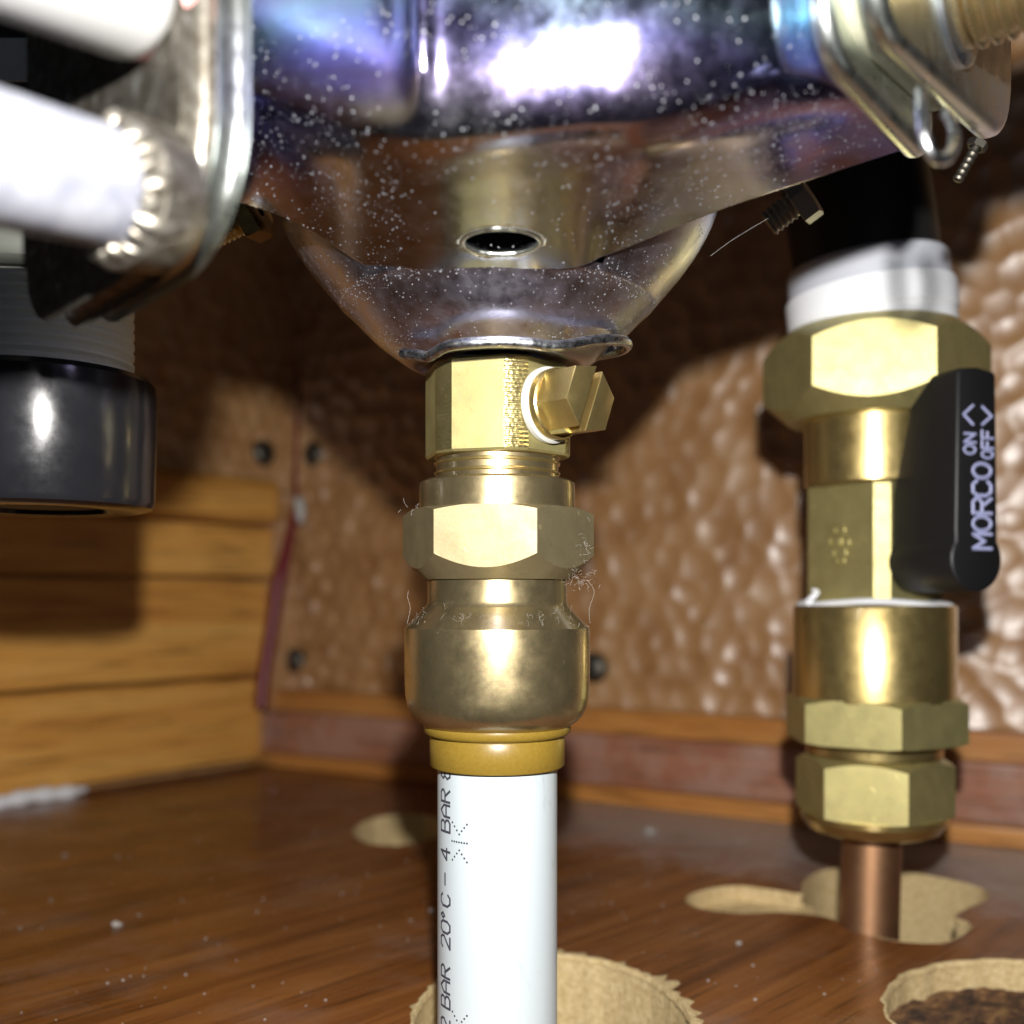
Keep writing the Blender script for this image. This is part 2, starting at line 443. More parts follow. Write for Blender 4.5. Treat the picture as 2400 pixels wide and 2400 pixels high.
# floor board with cut-outs
def ell(cx, cy, rx, ry, n, rot=0, jag=0, seed=1, jagf=None):
    rng = np.random.RandomState(seed); out = []
    for i in range(n):
        a = 2 * math.pi * i / n
        k = 1 + (rng.rand() - .5) * 2 * jag * (jagf(a) if jagf else 1)
        x, y = rx * math.cos(a) * k, ry * math.sin(a) * k
        out.append((cx + x * math.cos(rot) - y * math.sin(rot), cy + x * math.sin(rot) + y * math.cos(rot)))
    return out
hole_pipe = ell(8, 216, 28, 38, 130, jag=.008, seed=4)
hole_cop = [tuple(p) for p in catmull([(84, 283), (92, 266), (104, 262), (113, 268), (119, 277), (118, 284), (124, 291), (134, 301), (137, 312), (128, 325),
                                       (112, 335), (97, 332), (87, 318), (83, 306), (77, 309), (66, 314), (55, 309), (49, 300), (52, 291), (62, 287), (72, 288)], 120, True)]
hole_dark = ell(113, 210, 37, 40, 100, jag=.012, seed=9)
hole_back = ell(-41, 392, 17, 27, 70, jag=.02, seed=11)
def dust_floor(m, out, v):
    n = noise(m, v, 26, 8, .7)
    r = ramp(m, n, 'Fac', [(.50, g(0)), (.78, g(.34))])
    o1 = mix(m, (r, 'Color'), out, (.30, .24, .21))
    # settled dust: thick along the foot of the back wall and thinning into the room
    tc = nd(m, 'ShaderNodeTexCoord'); vm = nd(m, 'ShaderNodeVectorMath', operation='DOT_PRODUCT')
    vm.inputs[1].default_value = (NR[0], NR[1], 0); ln(m, tc, 'Object', vm, 0)
    c0 = float(A0 @ NR) * S
    mr = nd(m, 'ShaderNodeMapRange'); mr.inputs['From Min'].default_value = c0 + .006; mr.inputs['From Max'].default_value = c0 + .115
    mr.inputs['To Min'].default_value = 1; mr.inputs['To Max'].default_value = 0; ln(m, vm, 'Value', mr, 'Value')
    ad = nd(m, 'ShaderNodeMath', operation='MULTIPLY_ADD'); ln(m, n, 'Fac', ad, 0); ad.inputs[1].default_value = 1.1; ad.inputs[2].default_value = -.35
    ad2 = nd(m, 'ShaderNodeMath', operation='ADD'); ln(m, mr, 'Result', ad2, 0); ln(m, ad, 'Value', ad2, 1)
    r2 = ramp(m, ad2, 'Value', [(.5, g(0)), (.9, g(.85))])
    sx = nd(m, 'ShaderNodeSeparateXYZ'); ln(m, tc, 'Object', sx, 0)
    mx = nd(m, 'ShaderNodeMapRange'); mx.inputs['From Min'].default_value = -.03; mx.inputs['From Max'].default_value = .04; ln(m, sx, 'X', mx, 'Value')
    mu = nd(m, 'ShaderNodeMath', operation='MULTIPLY'); ln(m, r2, 'Color', mu, 0); ln(m, mx, 'Result', mu, 1)
    return (mix(m, (mu, 'Value'), (o1, 2), (.42, .375, .36)), 2)
FLOOR = wood('varnished_brown_floor', (.085, .027, .007), (.18, .062, .015), (.28, .112, .029), R(-46), sc=(8, 110, 110), rough=(.2, .42), dust=dust_floor)
PALE = mat('pale_raw_timber', (.62, .46, .23), .85)
vp = coords(PALE, (1, 1, 1)); np_ = noise(PALE, vp, 700, 6, .75)
cp = ramp(PALE, np_, 'Fac', [(.3, (.48, .33, .14)), (.55, (.70, .54, .28)), (.75, (.80, .68, .44))]); ln(PALE, cp, 'Color', bsdf(PALE), 'Base Color'); bump(PALE, np_, 'Fac', .7, .0012)

def floor_mesh(outer, holes, top, thick):
    cu = bpy.data.curves.new('tmp', 'CURVE'); cu.dimensions = '2D'; cu.fill_mode = 'BOTH'; cu.extrude = thick / 2 * S
    for loop in [outer] + holes:
        sp = cu.splines.new('POLY'); sp.points.add(len(loop) - 1); sp.use_cyclic_u = True
        for p, (x, y) in zip(sp.points, loop): p.co = (x * S, y * S, 0, 1)
    ob = bpy.data.objects.new('tmp', cu); C.objects.link(ob)
    me = bpy.data.meshes.new_from_object(ob.evaluated_get(bpy.context.evaluated_depsgraph_get()))
    bpy.data.objects.remove(ob); bpy.data.curves.remove(cu)
    me.transform(Matrix.Translation((0, 0, (top - thick / 2) * S)))
    return me
me = floor_mesh([(-420, 162), (420, 162), (420, 680), (-420, 680)], [hole_pipe, hole_cop, hole_dark, hole_back], 0, 34)
me.materials.clear(); me.materials.append(FLOOR); me.materials.append(PALE)
for p in me.polygons:
    p.material_index = 1 if abs(p.normal.z) < .5 else 0
floor = bpy.data.objects.new('floor', me); finish(floor, None, np.zeros(3))
tag(floor, 'varnished brown wooden cupboard floor with rough pipe holes', kind='structure')
sub = mesh_obj('ground', *box(-420, 420, 150, 680, -75, -60), VOID); tag(sub, 'black sheet standing in for the unlit space under the floor', kind='structure')  # near-black sheet: the darkness below the holes is put into its colour
# pale frayed lip round the pipe hole
def lip(loop, seed, wmin, wmax, hgt, parent, name, cond=None):
    rng = np.random.RandomState(seed); L = np.array(loop); c = L.mean(0); V = []; F = []
    n = len(L); ph = rng.rand(6) * 6
    for i, p in enumerate(L):
        dv = p - c; dv /= np.linalg.norm(dv)
        a = math.atan2(dv[1], dv[0]); k = (cond(a) if cond else 1)
        wv = (wmin + (wmax - wmin) * rng.rand() ** 1.6) * k + .05
        V += [(*(p - dv * .5), -1.0), (*(p - dv * .15), hgt * .6), (*(p + dv * wv * .5), hgt), (*(p + dv * wv), .05)]
    for i in range(n):
        j = (i + 1) % n
        for s in range(3): F.append((4 * i + s, 4 * j + s, 4 * j + s + 1, 4 * i + s + 1))
    o = mesh_obj(name, V, F, PALE, parent, angle=30); return o
lip(hole_pipe, 2, .3, 6.0, .3, floor, 'torn_edge', lambda a: 1 if -.9 < a < 2.2 else .3)
lip(hole_cop, 5, .1, .5, .12, floor, 'torn_edge')
lip(hole_dark, 6, .3, 1.0, .2, floor, 'torn_edge')
# rough burnt recess filling the hole at the right, and the shallow scooped recess beside the copper pipe
BARK = mat('charred_rough_timber', (.12, .06, .03), .9)
vk = coords(BARK, (1, 2.2, 1), (0, 0, R(-30))); nk = noise(BARK, vk, 110, 8, .75)
ck = ramp(BARK, nk, 'Fac', [(.36, (.02, .012, .008)), (.5, (.13, .06, .025)), (.64, (.36, .20, .07)), (.78, (.5, .36, .2))]); ln(BARK, ck, 'Color', bsdf(BARK), 'Base Color'); bump(BARK, nk, 'Fac', .9, .002)
def recess(cx, cy, rx, ry, z, amp, material, name):
    V = [(cx, cy, z)]; F = []; n = 72; rings = 14
    for k in range(1, rings + 1):
        for i in range(n):
            a = 2 * math.pi * i / n; q = k / rings
            x, y = cx + rx * q * math.cos(a), cy + ry * q * math.sin(a)
            h = mnoise.noise(Vector((x * .12, y * .3, 1.7))) * amp + mnoise.noise(Vector((x * .5, y * .9, 5))) * amp * .5
            V.append((x, y, z + h + q ** 4 * 2.5))
    for i in range(n): F.append((0, 1 + i, 1 + (i + 1) % n))
    for k in range(rings - 1):
        for i in range(n):
            j = (i + 1) % n; a = 1 + k * n
            F.append((a + i, a + j, a + n + j, a + n + i))
    return mesh_obj(name, V, F, material, floor, angle=50)
recess(113, 210, 38, 41, -9, 2.6, BARK, 'charred_recess')
recess(66, 300, 19, 16, -5.5, .8, PALE, 'scooped_recess')

# ------------------------------------------------------------------ central column
CX, CY = -2.7, 196.0
cz_ = zframe(CX, CY)
def W(V): return cz_(V)
pipe = thing('plastic_pipe', (CX, CY, -18), 'white plastic water pipe with grey printed lettering below the amber collet', 'pipe')
V, F = lathe([(9, -40), (11, -40), (11, 60), (9, 60)], 96); mesh_obj('tube', W(V), F, WHITE_PL, pipe)

GL = {
 'B': [[(0, 0), (0, 1), (.7, 1), (.92, .86), (.92, .64), (.7, .5), (0, .5)], [(.7, .5), (1, .36), (1, .14), (.75, 0), (0, 0)]],
 'A': [[(0, 0), (0, .62), (.5, 1), (1, .62), (1, 0)], [(0, .38), (1, .38)]],
 'R': [[(0, 0), (0, 1), (.75, 1), (1, .84), (1, .64), (.75, .5), (0, .5)], [(.45, .5), (1, 0)]],
 '2': [[(0, .78), (.2, 1), (.8, 1), (1, .8), (1, .6), (0, 0), (1, 0)]],
 '0': [[(.25, 0), (0, .25), (0, .75), (.25, 1), (.75, 1), (1, .75), (1, .25), (.75, 0), (.25, 0)]],
 '4': [[(.72, 0), (.72, 1), (0, .32), (1, .32)]],
 '8': [[(.25, .52), (0, .72), (.2, 1), (.8, 1), (1, .72), (.75, .52), (.25, .52), (0, .26), (.2, 0), (.8, 0), (1, .26), (.75, .52)]],
 'o': [[(.2, .75), (.42, .98), (.64, .75), (.42, .55), (.2, .75)]],
 'C': [[(1, .8), (.75, 1), (.25, 1), (0, .75), (0, .25), (.25, 0), (.75, 0), (1, .2)]],
 '-': [[(0, .5), (1, .5)]],
 'M': [[(0, 0), (0, 1), (.5, .35), (1, 1), (1, 0)]],
 'N': [[(0, 0), (0, 1), (1, 0), (1, 1)]],
 'F': [[(0, 0), (0, 1), (1, 1)], [(0, .52), (.8, .52)]],
 'O': [[(.5 + .5 * math.cos(t), .5 + .5 * math.sin(t)) for t in np.linspace(0, 2 * math.pi, 15)]],
 '^': [[(0, 0), (.5, 1), (1, 0)]],
}
def strokes(text, u0, v0, wd, ht, adv, rad, mp, flat=.35):
    parts = []
    for k, chx in enumerate(text):
        for pl in GL.get(chx, []):
            pts = [(u0 + k * adv + x * wd, v0 + y * ht) for x, y in pl]
            for (a, b), (c, d) in zip(pts[:-1], pts[1:]):
                L = math.hypot(c - a, d - b); tu, tv = (c - a) / L, (d - b) / L
                n = max(1, int(L / .5)); V = []; F = []
                for i in range(n + 1):
                    q = i / n; e = rad * .55 * (1 if i == n else -1 if i == 0 else 0)
                    uu, vv2 = a + (c - a) * q + tu * e, b + (d - b) * q + tv * e
                    for s in range(6):
                        an = 2 * math.pi * s / 6
                        V.append(mp(uu - tv * rad * math.cos(an), vv2 + tu * rad * math.cos(an), rad * flat * math.sin(an)))
                for i in range(n):
                    for s in range(6):
                        t2 = (s + 1) % 6; F.append((i * 6 + s, i * 6 + t2, i * 6 + 6 + t2, i * 6 + 6 + s))
                F.append(tuple(range(6))); F.append(tuple(range(n * 6, n * 6 + 6)))
                parts.append((V, F))
    return parts
def pipe_map(phi0):
    # u runs up the pipe, v (letter height) runs round it towards the left of the view
    def f(u, v, h):
        ph = phi0 - v / 11.0; r = 11.0 + h
        return (CX + r * math.sin(ph), CY - r * math.cos(ph), u)
    return f
pm = pipe_map(R(-49))
pr = []
for tx, u0 in (('8', 52.7), ('BAR', 43.3), ('4', 38.3), ('-', 33.8), ('20', 22.6), ('oC', 27.4), ('BAR', 12.0), ('2', 7.9)):
    pr += strokes(tx, u0, 0, 2.05, 3.1, 2.65, .235, pm, .2)
pm2 = pipe_map(R(-28))
def dots(z):
    out = []
    def dot(u, v):
        V = []; F = []
        for k in range(8):
            a = math.pi * 2 * k / 8; V.append(pm2(u + .2 * math.cos(a), v + .2 * math.sin(a), .03))
        for k in range(8):
            a = math.pi * 2 * k / 8; V.append(pm2(u + .2 * math.cos(a), v + .2 * math.sin(a), -.2))
        F = [tuple(range(8))] + [(k, (k + 1) % 8, 8 + (k + 1) % 8, 8 + k) for k in range(8)]
        out.append((V, F))
    for k in range(7):
        q = k / 6; dot(z + 4.4 + abs(q - .5) * 2 * 1.9, q * 3.3); dot(z + 3.0, q * 3.4)
        dot(z + 1.6 - abs(q - .5) * 2 * 1.9, q * 3.3)
    return out
pr += dots(39.0) + dots(5.6)
V, F = merge(pr); mesh_obj('printed_lettering', V, F, INK, pipe, angle=None)

coup = thing('pipe_coupling', (CX, CY, 53), 'dusty bronze push fit coupling with large hex nut on white pipe', 'pipe fitting')
V, F = lathe([(11.2, 111), (11.2, 106), (13.6, 106.2), (14.15, 105.8), (14.25, 105), (14.25, 99.5), (11, 99.5)][::-1], 96)
mesh_obj('collar', W(V), F, BR_OLD, coup)
rv = R(-90 + 23)
V, F = poly_nut(17.7, 6, rv, 88.2, 100.9, ct=(15.6, .42), cb=(13.4, 1.0), r_in=11)
V = [(x, y, z if z > 89 or math.hypot(x, y) > 0 else z) for x, y, z in V]
mesh_obj('hex_nut', W(V), F, BR_NUT, coup, angle=24)
prof = [(11, 62), (13.7, 61.8), (14.6, 62.4), (15.8, 63.6), (16.5, 65.2), (16.85, 67.2), (16.95, 70), (17, 73), (17, 79.1), (16.95, 79.5), (16.8, 79.65),
        (13.4, 83.1), (12.95, 83.7), (12.8, 84.3), (12.8, 88.0), (12.5, 88.4), (11, 88.4)]
V, F = lathe(prof, 128); body = mesh_obj('fitting_body', W(V), F, BR_OLD, coup, angle=28)
V, F = lathe([(11.1, 54.4), (12.1, 54.2), (12.4, 54.5), (12.4, 59.4), (12.2, 59.8), (12.9, 60.0), (13.45, 60.5), (13.5, 61.5), (13.2, 62.6), (11.1, 62.6)], 96)
mesh_obj('amber_collet', W(V), F, AMBER, coup, angle=50)
# ------------------------------------------------------------------ test nipple fitting
nip = thing('test_point_fitting', (CX, CY, 104), 'bright brass fitting with slotted side screw just under the wire clip', 'pipe fitting')
# hexagon with turned, knurled corners: split faces between the flats and the corners
V, F = [], []
rot = R(-90 - 15)                                    # outward direction of the flat that faces slightly left
ap, rr0 = 12.5, 13.35
ang = []
for k in range(6):
    c0 = rot + k * math.pi / 3; ha = math.acos(ap / rr0)
    for s in range(9): ang.append((c0 - ha + 2 * ha * s / 8, 'f'))
    c1 = c0 + ha; c2 = c0 + math.pi / 3 - ha
    for s in range(1, 8): ang.append((c1 + (c2 - c1) * s / 8, 'k'))
def rad_at(a):
    ph = (a - rot + math.pi / 6) % (math.pi / 3) - math.pi / 6
    return min(rr0, ap / math.cos(ph))
zs = [(110.4, -2.2), (110.4, -.35), (110.8, 0), (126.4, 0), (126.9, -.6), (126.9, -2.5)]
for z, dr in zs:
    for a, t in ang: V.append(((rad_at(a) + dr) * math.cos(a), (rad_at(a) + dr) * math.sin(a), z))
n = len(ang); ff, fk = [], []
for r_ in range(len(zs) - 1):
    for i in range(n):
        j = (i + 1) % n
        q = (r_ * n + i, r_ * n + j, (r_ + 1) * n + j, (r_ + 1) * n + i)
        a = (ang[i][0] + (((ang[j][0] - ang[i][0]) + math.pi) % (2 * math.pi) - math.pi) / 2)
        ph = (a - rot + math.pi / 6) % (math.pi / 3) - math.pi / 6
        (ff if abs(ph) < math.acos(ap / rr0) or r_ != 2 else fk).append(q)
hb = mesh_obj('hex_body', W(V), ff + fk + [tuple(range(n)), tuple(range(5 * n, 6 * n))], BR_FLAT, nip, angle=10, mats=[BR_KNURL])
# material of the turned corners
for p in hb.data.polygons:
    c = p.center; x, y = c.x * 1000, c.y * 1000
    ph = (math.atan2(y, x) - rot + math.pi / 6) % (math.pi / 3) - math.pi / 6
    if abs(ph) > math.acos(ap / rr0) and abs(p.normal.z) < .3: p.material_index = 1
th = [(9, 104.5)]
for k in range(3):
    z = 105.0 + k * 1.75
    th += [(10.3, z), (11.5, z + .65), (11.55, z + .95), (10.3, z + 1.6)]
th += [(11.6, 110.4), (11.6, 111), (9, 111)]
V, F = lathe(th, 96); mesh_obj('thread', W(V), F, BR_NEW, nip, angle=25)
sd = np.array([math.cos(R(-45)), math.sin(R(-45)), 0]); so = np.array([CX, CY, 118.6]) + sd * 12.5
sf = frame(so, (sd[1] * -1, sd[0], 0), (0, 0, 1), sd)
V, F = lathe([(3, -.2), (6.4, -.2), (6.7, .2), (6.7, 1.1), (6.3, 1.5), (3, 1.5)], 56); mesh_obj('nylon_washer', sf(V), F, NYLON, nip)
V, F = lathe([(3, 1.4), (6.2, 1.4), (6.2, 2.8), (5.9, 3.1), (3, 3.1)], 56)
scr = mesh_obj('test_screw', sf(V), F, BR_NEW, nip)
# hexagonal head cut by a slot: two half prisms over a common root
hexp = [(6.25 * math.cos(R(60 * k + 8)), 6.25 * math.sin(R(60 * k + 8))) for k in range(6)]
V, F = prism([(x * .97, y * .97) for x, y in hexp], 3.0, 6.6, .1, 2); mesh_obj('screw_head', sf(V), F, BR_FLAT, scr, angle=30)
def half(sign, gap=.8, ang0=R(67)):
    dv = np.array([math.cos(ang0), math.sin(ang0)]); nv = np.array([-dv[1], dv[0]]) * sign
    H = np.array(hexp); out = []
    for i in range(6):
        a, b = H[i], H[(i + 1) % 6]; da, db = a @ nv - gap, b @ nv - gap
        if da >= 0: out.append(tuple(a))
        if da * db < 0: out.append(tuple(a + (b - a) * da / (da - db)))
    return out
for sgn in (1, -1):
    V, F = prism(half(sgn), 3.05, 10.2, .22, 2); mesh_obj('slotted_half', sf(V), F, BR_NEW, scr, angle=30)

# ------------------------------------------------------------------ wire clip
def px(x, y, Y): return np.array([(x - 1200) * Y / 2500, Y, CAMZ + (1400 - y) * Y / 2500])
cp_ = [px(944, 829, 184), px(975, 832, 182), px(1003, 836, 180.5), px(1018, 828, 179), px(1050, 811, 176.6), px(1100, 804, 175), px(1170, 801, 174.4), px(1240, 804, 175), px(1290, 811, 176.3),
       px(1335, 808, 178), px(1385, 799, 181), px(1430, 796, 184), px(1462, 799, 188), px(1470, 810, 192), px(1452, 822, 195), px(1405, 832, 196.5), px(1350, 842, 197), px(1300, 850, 199)]
V, F = tube(catmull(cp_, 150), .95, 12)
clip = mesh_obj('wire_clip', V, F, STEEL, None, angle=60)
tag(clip, 'bent steel wire retaining clip hooked across the neck of the bowl', 'clip')

# ------------------------------------------------------------------ heater body
heater = thing('water_heater', (0, 165, 120), 'shiny zinc plated steel underside of water heater with bowl and flanges', 'water heater')
bowl_prof = [(9, 128.4), (14.5, 127.3), (16.4, 127.6), (18.8, 129.2), (22.5, 132), (26.5, 136), (28.1, 137.5), (28.8, 138.1), (30.4, 140), (34.2, 144.5), (37.6, 149.5), (40.0, 155), (41.2, 163), (41.4, 175)]
bp = catmull(bowl_prof, 70)
SG = 160; V = []; F = []
for r, z in bp:
    for i in range(SG):
        t = 2 * math.pi * i / SG; V.append((r * math.cos(t), r * math.sin(t), z))
for k in range(len(bp) - 1):
    for i in range(SG):
        j = (i + 1) % SG; t = 2 * math.pi * (i + .5) / SG
        if bp[k][1] > 138.6 and math.sin(t) < -.8: continue          # open behind the front shell
        F.append((k * SG + i, k * SG + j, (k + 1) * SG + j, (k + 1) * SG + i))
bowl = mesh_obj('bowl', W(V), F, ZINC_B, heater, angle=180)
V, F = lathe([(1, 134), (20, 134), (26, 150), (26, 170), (1, 170)], 48); mesh_obj('dark_hole_plug', W(V), F, RUBBER, heater)  # dark plug added inside the bowl so the drain hole looks black

# front shell: flat underside bending up into an upright wall
cols = [  # px, bottom edge y, bottom Y, crease y, wall Y
 (400, 420, 152, 215, 141), (520, 460, 160, 265, 139.5), (610, 490, 165, 300, 138.2), (700, 525, 170, 330, 137), (780, 574, 174, 360, 136), (870, 628, 175, 390, 135), (1000, 638, 171, 408, 133.8), (1170, 632, 169, 395, 132.6),
 (1340, 628, 169.5, 376, 131.9), (1420, 598, 169.5, 372, 131.8), (1500, 568, 170, 368, 131.8), (1600, 527, 169.5, 345, 132.1), (1690, 492, 168, 318, 132.6), (1810, 450, 166.5, 280, 133.4)]
def colpts(c):
    x, yb, Yb, yc, Yw = c
    Yw = Yw + 1.2 * ((x - 1440) / 450) ** 2; Yc = Yw + 10.5
    L = lambda a, b, t: a + (b - a) * t
    return [px(x, yb, Yb), px(x, L(yb, yc, .35), L(Yb, Yc, .36)), px(x, L(yb, yc, .7), L(Yb, Yc, .71)), px(x, yc, Yc), px(x, yc - 50, Yw + 6.2), px(x, yc - 105, Yw + 3.1), px(x, yc - 190, Yw + .8),
            px(x, yc - 300, Yw - .9), px(x, yc - 480, Yw - 1.9), px(x, yc - 640, Yw - 2.6)]
NU, NV = 300, 190
end1 = [px(1960, 402, 165), px(1935, 360, 160.5), px(1915, 310, 154), px(1895, 255, 146), px(1885, 205, 142), px(1880, 150, 139.8), px(1878, 65, 138), px(1876, -45, 137), px(1875, -225, 135.2), px(1875, -385, 133.5)]
end2 = [px(2112, 352, 163), px(2072, 315, 158.5), px(2032, 270, 153), px(1990, 218, 146.8), px(1968, 170, 143.5), px(1955, 115, 141.5), px(1945, 30, 140), px(1940, -80, 139), px(1935, -260, 137.4), px(1935, -420, 136)]
ctl = np.array([colpts(c) for c in cols] + [end1, end2])
ctl_u = np.array([catmull(ctl[:, k], NU) for k in range(ctl.shape[1])])        # rows x NU
G = np.array([catmull(ctl_u[:, i], NV) for i in range(NU)])                     # NU x NV x 3
# pressed vertical rib on the upright wall, and a shallow dish
xs_ = 1200 + 2500 * G[..., 0] / G[..., 1]; ys_ = 1400 - 2500 * (G[..., 2] - CAMZ) / G[..., 1]
fadew = np.clip((300 - ys_) / 120, 0, 1)
G[..., 1] -= 1.6 * np.exp(-((xs_ - 985) / 34) ** 2) * fadew
G[..., 1] += .45 * np.exp(-((xs_ - 800) / 110) ** 2) * fadew
# drain hole
hx, hy, hw, hh_ = 1175, 567, 92, 31
e = ((xs_ - hx) / hw) ** 2 + ((ys_ - hy) / hh_) ** 2
idx = np.arange(NU * NV).reshape(NU, NV); Gf = G.reshape(-1, 3).copy()
inside = e < 1
F = []
for i in range(NU - 1):
    for j in range(NV - 1):
        q = [(i, j), (i + 1, j), (i + 1, j + 1), (i, j + 1)]
        if sum(inside[a, b] for a, b in q) >= 2: continue
        F.append([idx[a, b] for a, b in q])
used = {}
for f in F:
    for k in range(4):
        a, b = f[k], f[(k + 1) % 4]; used[(min(a, b), max(a, b))] = used.get((min(a, b), max(a, b)), 0) + 1
ef = e.reshape(-1); xf = xs_.reshape(-1); yf = ys_.reshape(-1)
bd = {v for ed, c in used.items() if c == 1 for v in ed if ef[v] < 2.2}
for v in bd:
    s = 1 / math.sqrt(ef[v]); nx_, ny_ = hx + (xf[v] - hx) * s, hy + (yf[v] - hy) * s
    Gf[v, 0] += (nx_ - xf[v]) * Gf[v, 1] / 2500; Gf[v, 2] -= (ny_ - yf[v]) * Gf[v, 1] / 2500
shell = mesh_obj('shell', Gf, F, ZINC, heater, angle=180)
# outward = towards the viewer
if sum(p.normal.y for p in shell.data.polygons) > 0: shell.data.flip_normals()
bl = sorted(bd, key=lambda v: math.atan2((yf[v] - hy) / hh_, (xf[v] - hx) / hw))
bq = np.array([Gf[v] for v in bl]); bq = sum(np.roll(bq, k, 0) for k in (-1, 0, 1)) / 3
V, F = tube(catmull(bq[::2], 90, True) + np.array([0, .25, .25]), .5, 8, True); mesh_obj('hole_rim', V, F, ZINC_F, shell, angle=60)
sm = shell.modifiers.new('thickness', 'SOLIDIFY'); sm.thickness = 1.3 * S; sm.offset = -1

# white specks of limescale sprayed over shell and bowl
def area_pick(jmax):
    A = np.linalg.norm(np.cross(np.gradient(G, axis=0), np.gradient(G, axis=1)), axis=2)[15:NU - 4, 1:jmax]
    p = (A / A.sum()).ravel(); w_ = A.shape[1]
    return lambda n_: [(15 + k // w_, 1 + k % w_) for k in np.random.choice(len(p), n_, p=p)]
def specks(pts_normals, name, parent, r0, r1):
    V = []; F = []
    for p, nn in pts_normals:
        r = r0 + (r1 - r0) * random.random() ** 2.5
        nv = Vector(nn).normalized(); a = nv.orthogonal().normalized(); b = nv.cross(a)
        base = len(V); k1 = random.uniform(.6, 1); ph = random.random() * 6
        for s in range(6):
            q = ph + s * math.pi / 3; rr = r * random.uniform(.75, 1.15)
            V.append(np.array(p) + rr * (math.cos(q) * np.array(a) * k1 + math.sin(q) * np.array(b)) - np.array(nv) * .02)
        V.append(np.array(p) + np.array(nv) * r * .45)
        F += [(base + s, base + (s + 1) % 6, base + 6) for s in range(6)]
    o = mesh_obj(name, V, F, SPECK, parent, angle=60); o['kind'] = 'stuff'; return o
dU = np.gradient(G, axis=0); dV = np.gradient(G, axis=1); Nn = np.cross(dU, dV); Nn /= np.linalg.norm(Nn, axis=2)[..., None]
if Nn[..., 1].mean() > 0: Nn = -Nn
pl = []
for i, j in area_pick(NV - 4)(5600):
    if e[i, j] < 1.25: continue
    dn = mnoise.noise(Vector((xs_[i, j] * .006, ys_[i, j] * .008, .3))) + .55
    if abs(xs_[i, j] - 1175) < 230 and ys_[i, j] > 400: dn *= .22
    if random.random() > dn: continue
    jit = np.array([random.uniform(-.15, .15), 0, random.uniform(-.05, .05)])
    pl.append((G[i, j] + jit * 0 + dU[i, j] * random.uniform(-.5, .5) + dV[i, j] * random.uniform(-.5, .5), Nn[i, j]))
specks(pl, 'limescale_specks', heater, .06, .26)
pl = []
for i, j in area_pick(84)(6500):
    if e[i, j] < 1.25: continue
    dn = .75 * mnoise.noise(Vector((xs_[i, j] * .012, ys_[i, j] * .02, 4.3))) + .45
    if abs(xs_[i, j] - 1175) < 230: dn *= .25
    if random.random() > dn: continue
    pl.append((G[i, j] + dU[i, j] * random.uniform(-.5, .5) + dV[i, j] * random.uniform(-.5, .5), Nn[i, j]))
specks(pl, 'limescale_specks', heater, .035, .15)
pl = []
while len(pl) < 2600:
    k = random.randrange(14, len(bp) - 12); a = random.uniform(math.pi * 1.0, math.pi * 2.0)
    r, z = bp[k]; dr = bp[k + 1] - bp[k - 1]; nr = np.array([dr[1], -dr[0]]); nr /= np.linalg.norm(nr)
    if z > 140 and math.sin(a) < -.75: continue
    if random.random() > .35 + .65 * abs(math.cos(a)) + .25 * (z > 135): continue
    q = random.random(); rz = bp[k] * (1 - q) + bp[k + 1] * q
    pl.append((cz_([[rz[0] * math.cos(a), rz[0] * math.sin(a), rz[1]]])[0], (nr[0] * math.cos(a), nr[0] * math.sin(a), nr[1])))
specks(pl, 'limescale_specks', heater, .05, .2)

# flanges: two clamped plates each, standing either side of the shell
def rounded(pts, rads, n=8):
    out = []; m = len(pts)
    for i, (p, r) in enumerate(zip(pts, rads)):
        p = np.array(p, float); a = np.array(pts[i - 1], float) - p; b = np.array(pts[(i + 1) % m], float) - p
        a /= np.linalg.norm(a); b /= np.linalg.norm(b)
        th_ = math.acos(np.clip(a @ b, -1, 1)); t = r / math.tan(th_ / 2)
        p0, p1 = p + a * t, p + b * t; c = p + (a + b) / np.linalg.norm(a + b) * r / math.sin(th_ / 2)
        a0 = math.atan2(*(p0 - c)[::-1]); a1 = math.atan2(*(p1 - c)[::-1]); d = (a1 - a0 + math.pi) % (2 * math.pi) - math.pi
        out += [tuple(c + r * np.array([math.cos(a0 + d * k / n), math.sin(a0 + d * k / n)])) for k in range(n + 1)]
    return out
q7 = math.sqrt(.5)
# left: plate face looks to the front left, plate recedes to the left
lf = frame((-37.3, 118, 0), (-q7, q7, 0), (0, 0, 1), (q7, q7, 0))     # s (left-back), z, thickness (right-back)
lo = rounded([(0, 125), (41, 123), (41, 215), (0, 215)][::-1], [3, 3, 7, 16][::1])
V, F = prism(lo[::-1] if False else lo, 0, 4.3, 1.5, 4); fl = mesh_obj('flange', lf(V), F, DIRTY_Z, heater, angle=50)
lo2 = rounded([(.6, 127), (41, 124.5), (41, 215), (.6, 215)][::-1], [3, 3, 7, 15])
V, F = prism(lo2, 4.5, 9.0, 1.6, 4); mesh_obj('flange', lf(V), F, ZINC_F, heater, angle=50)
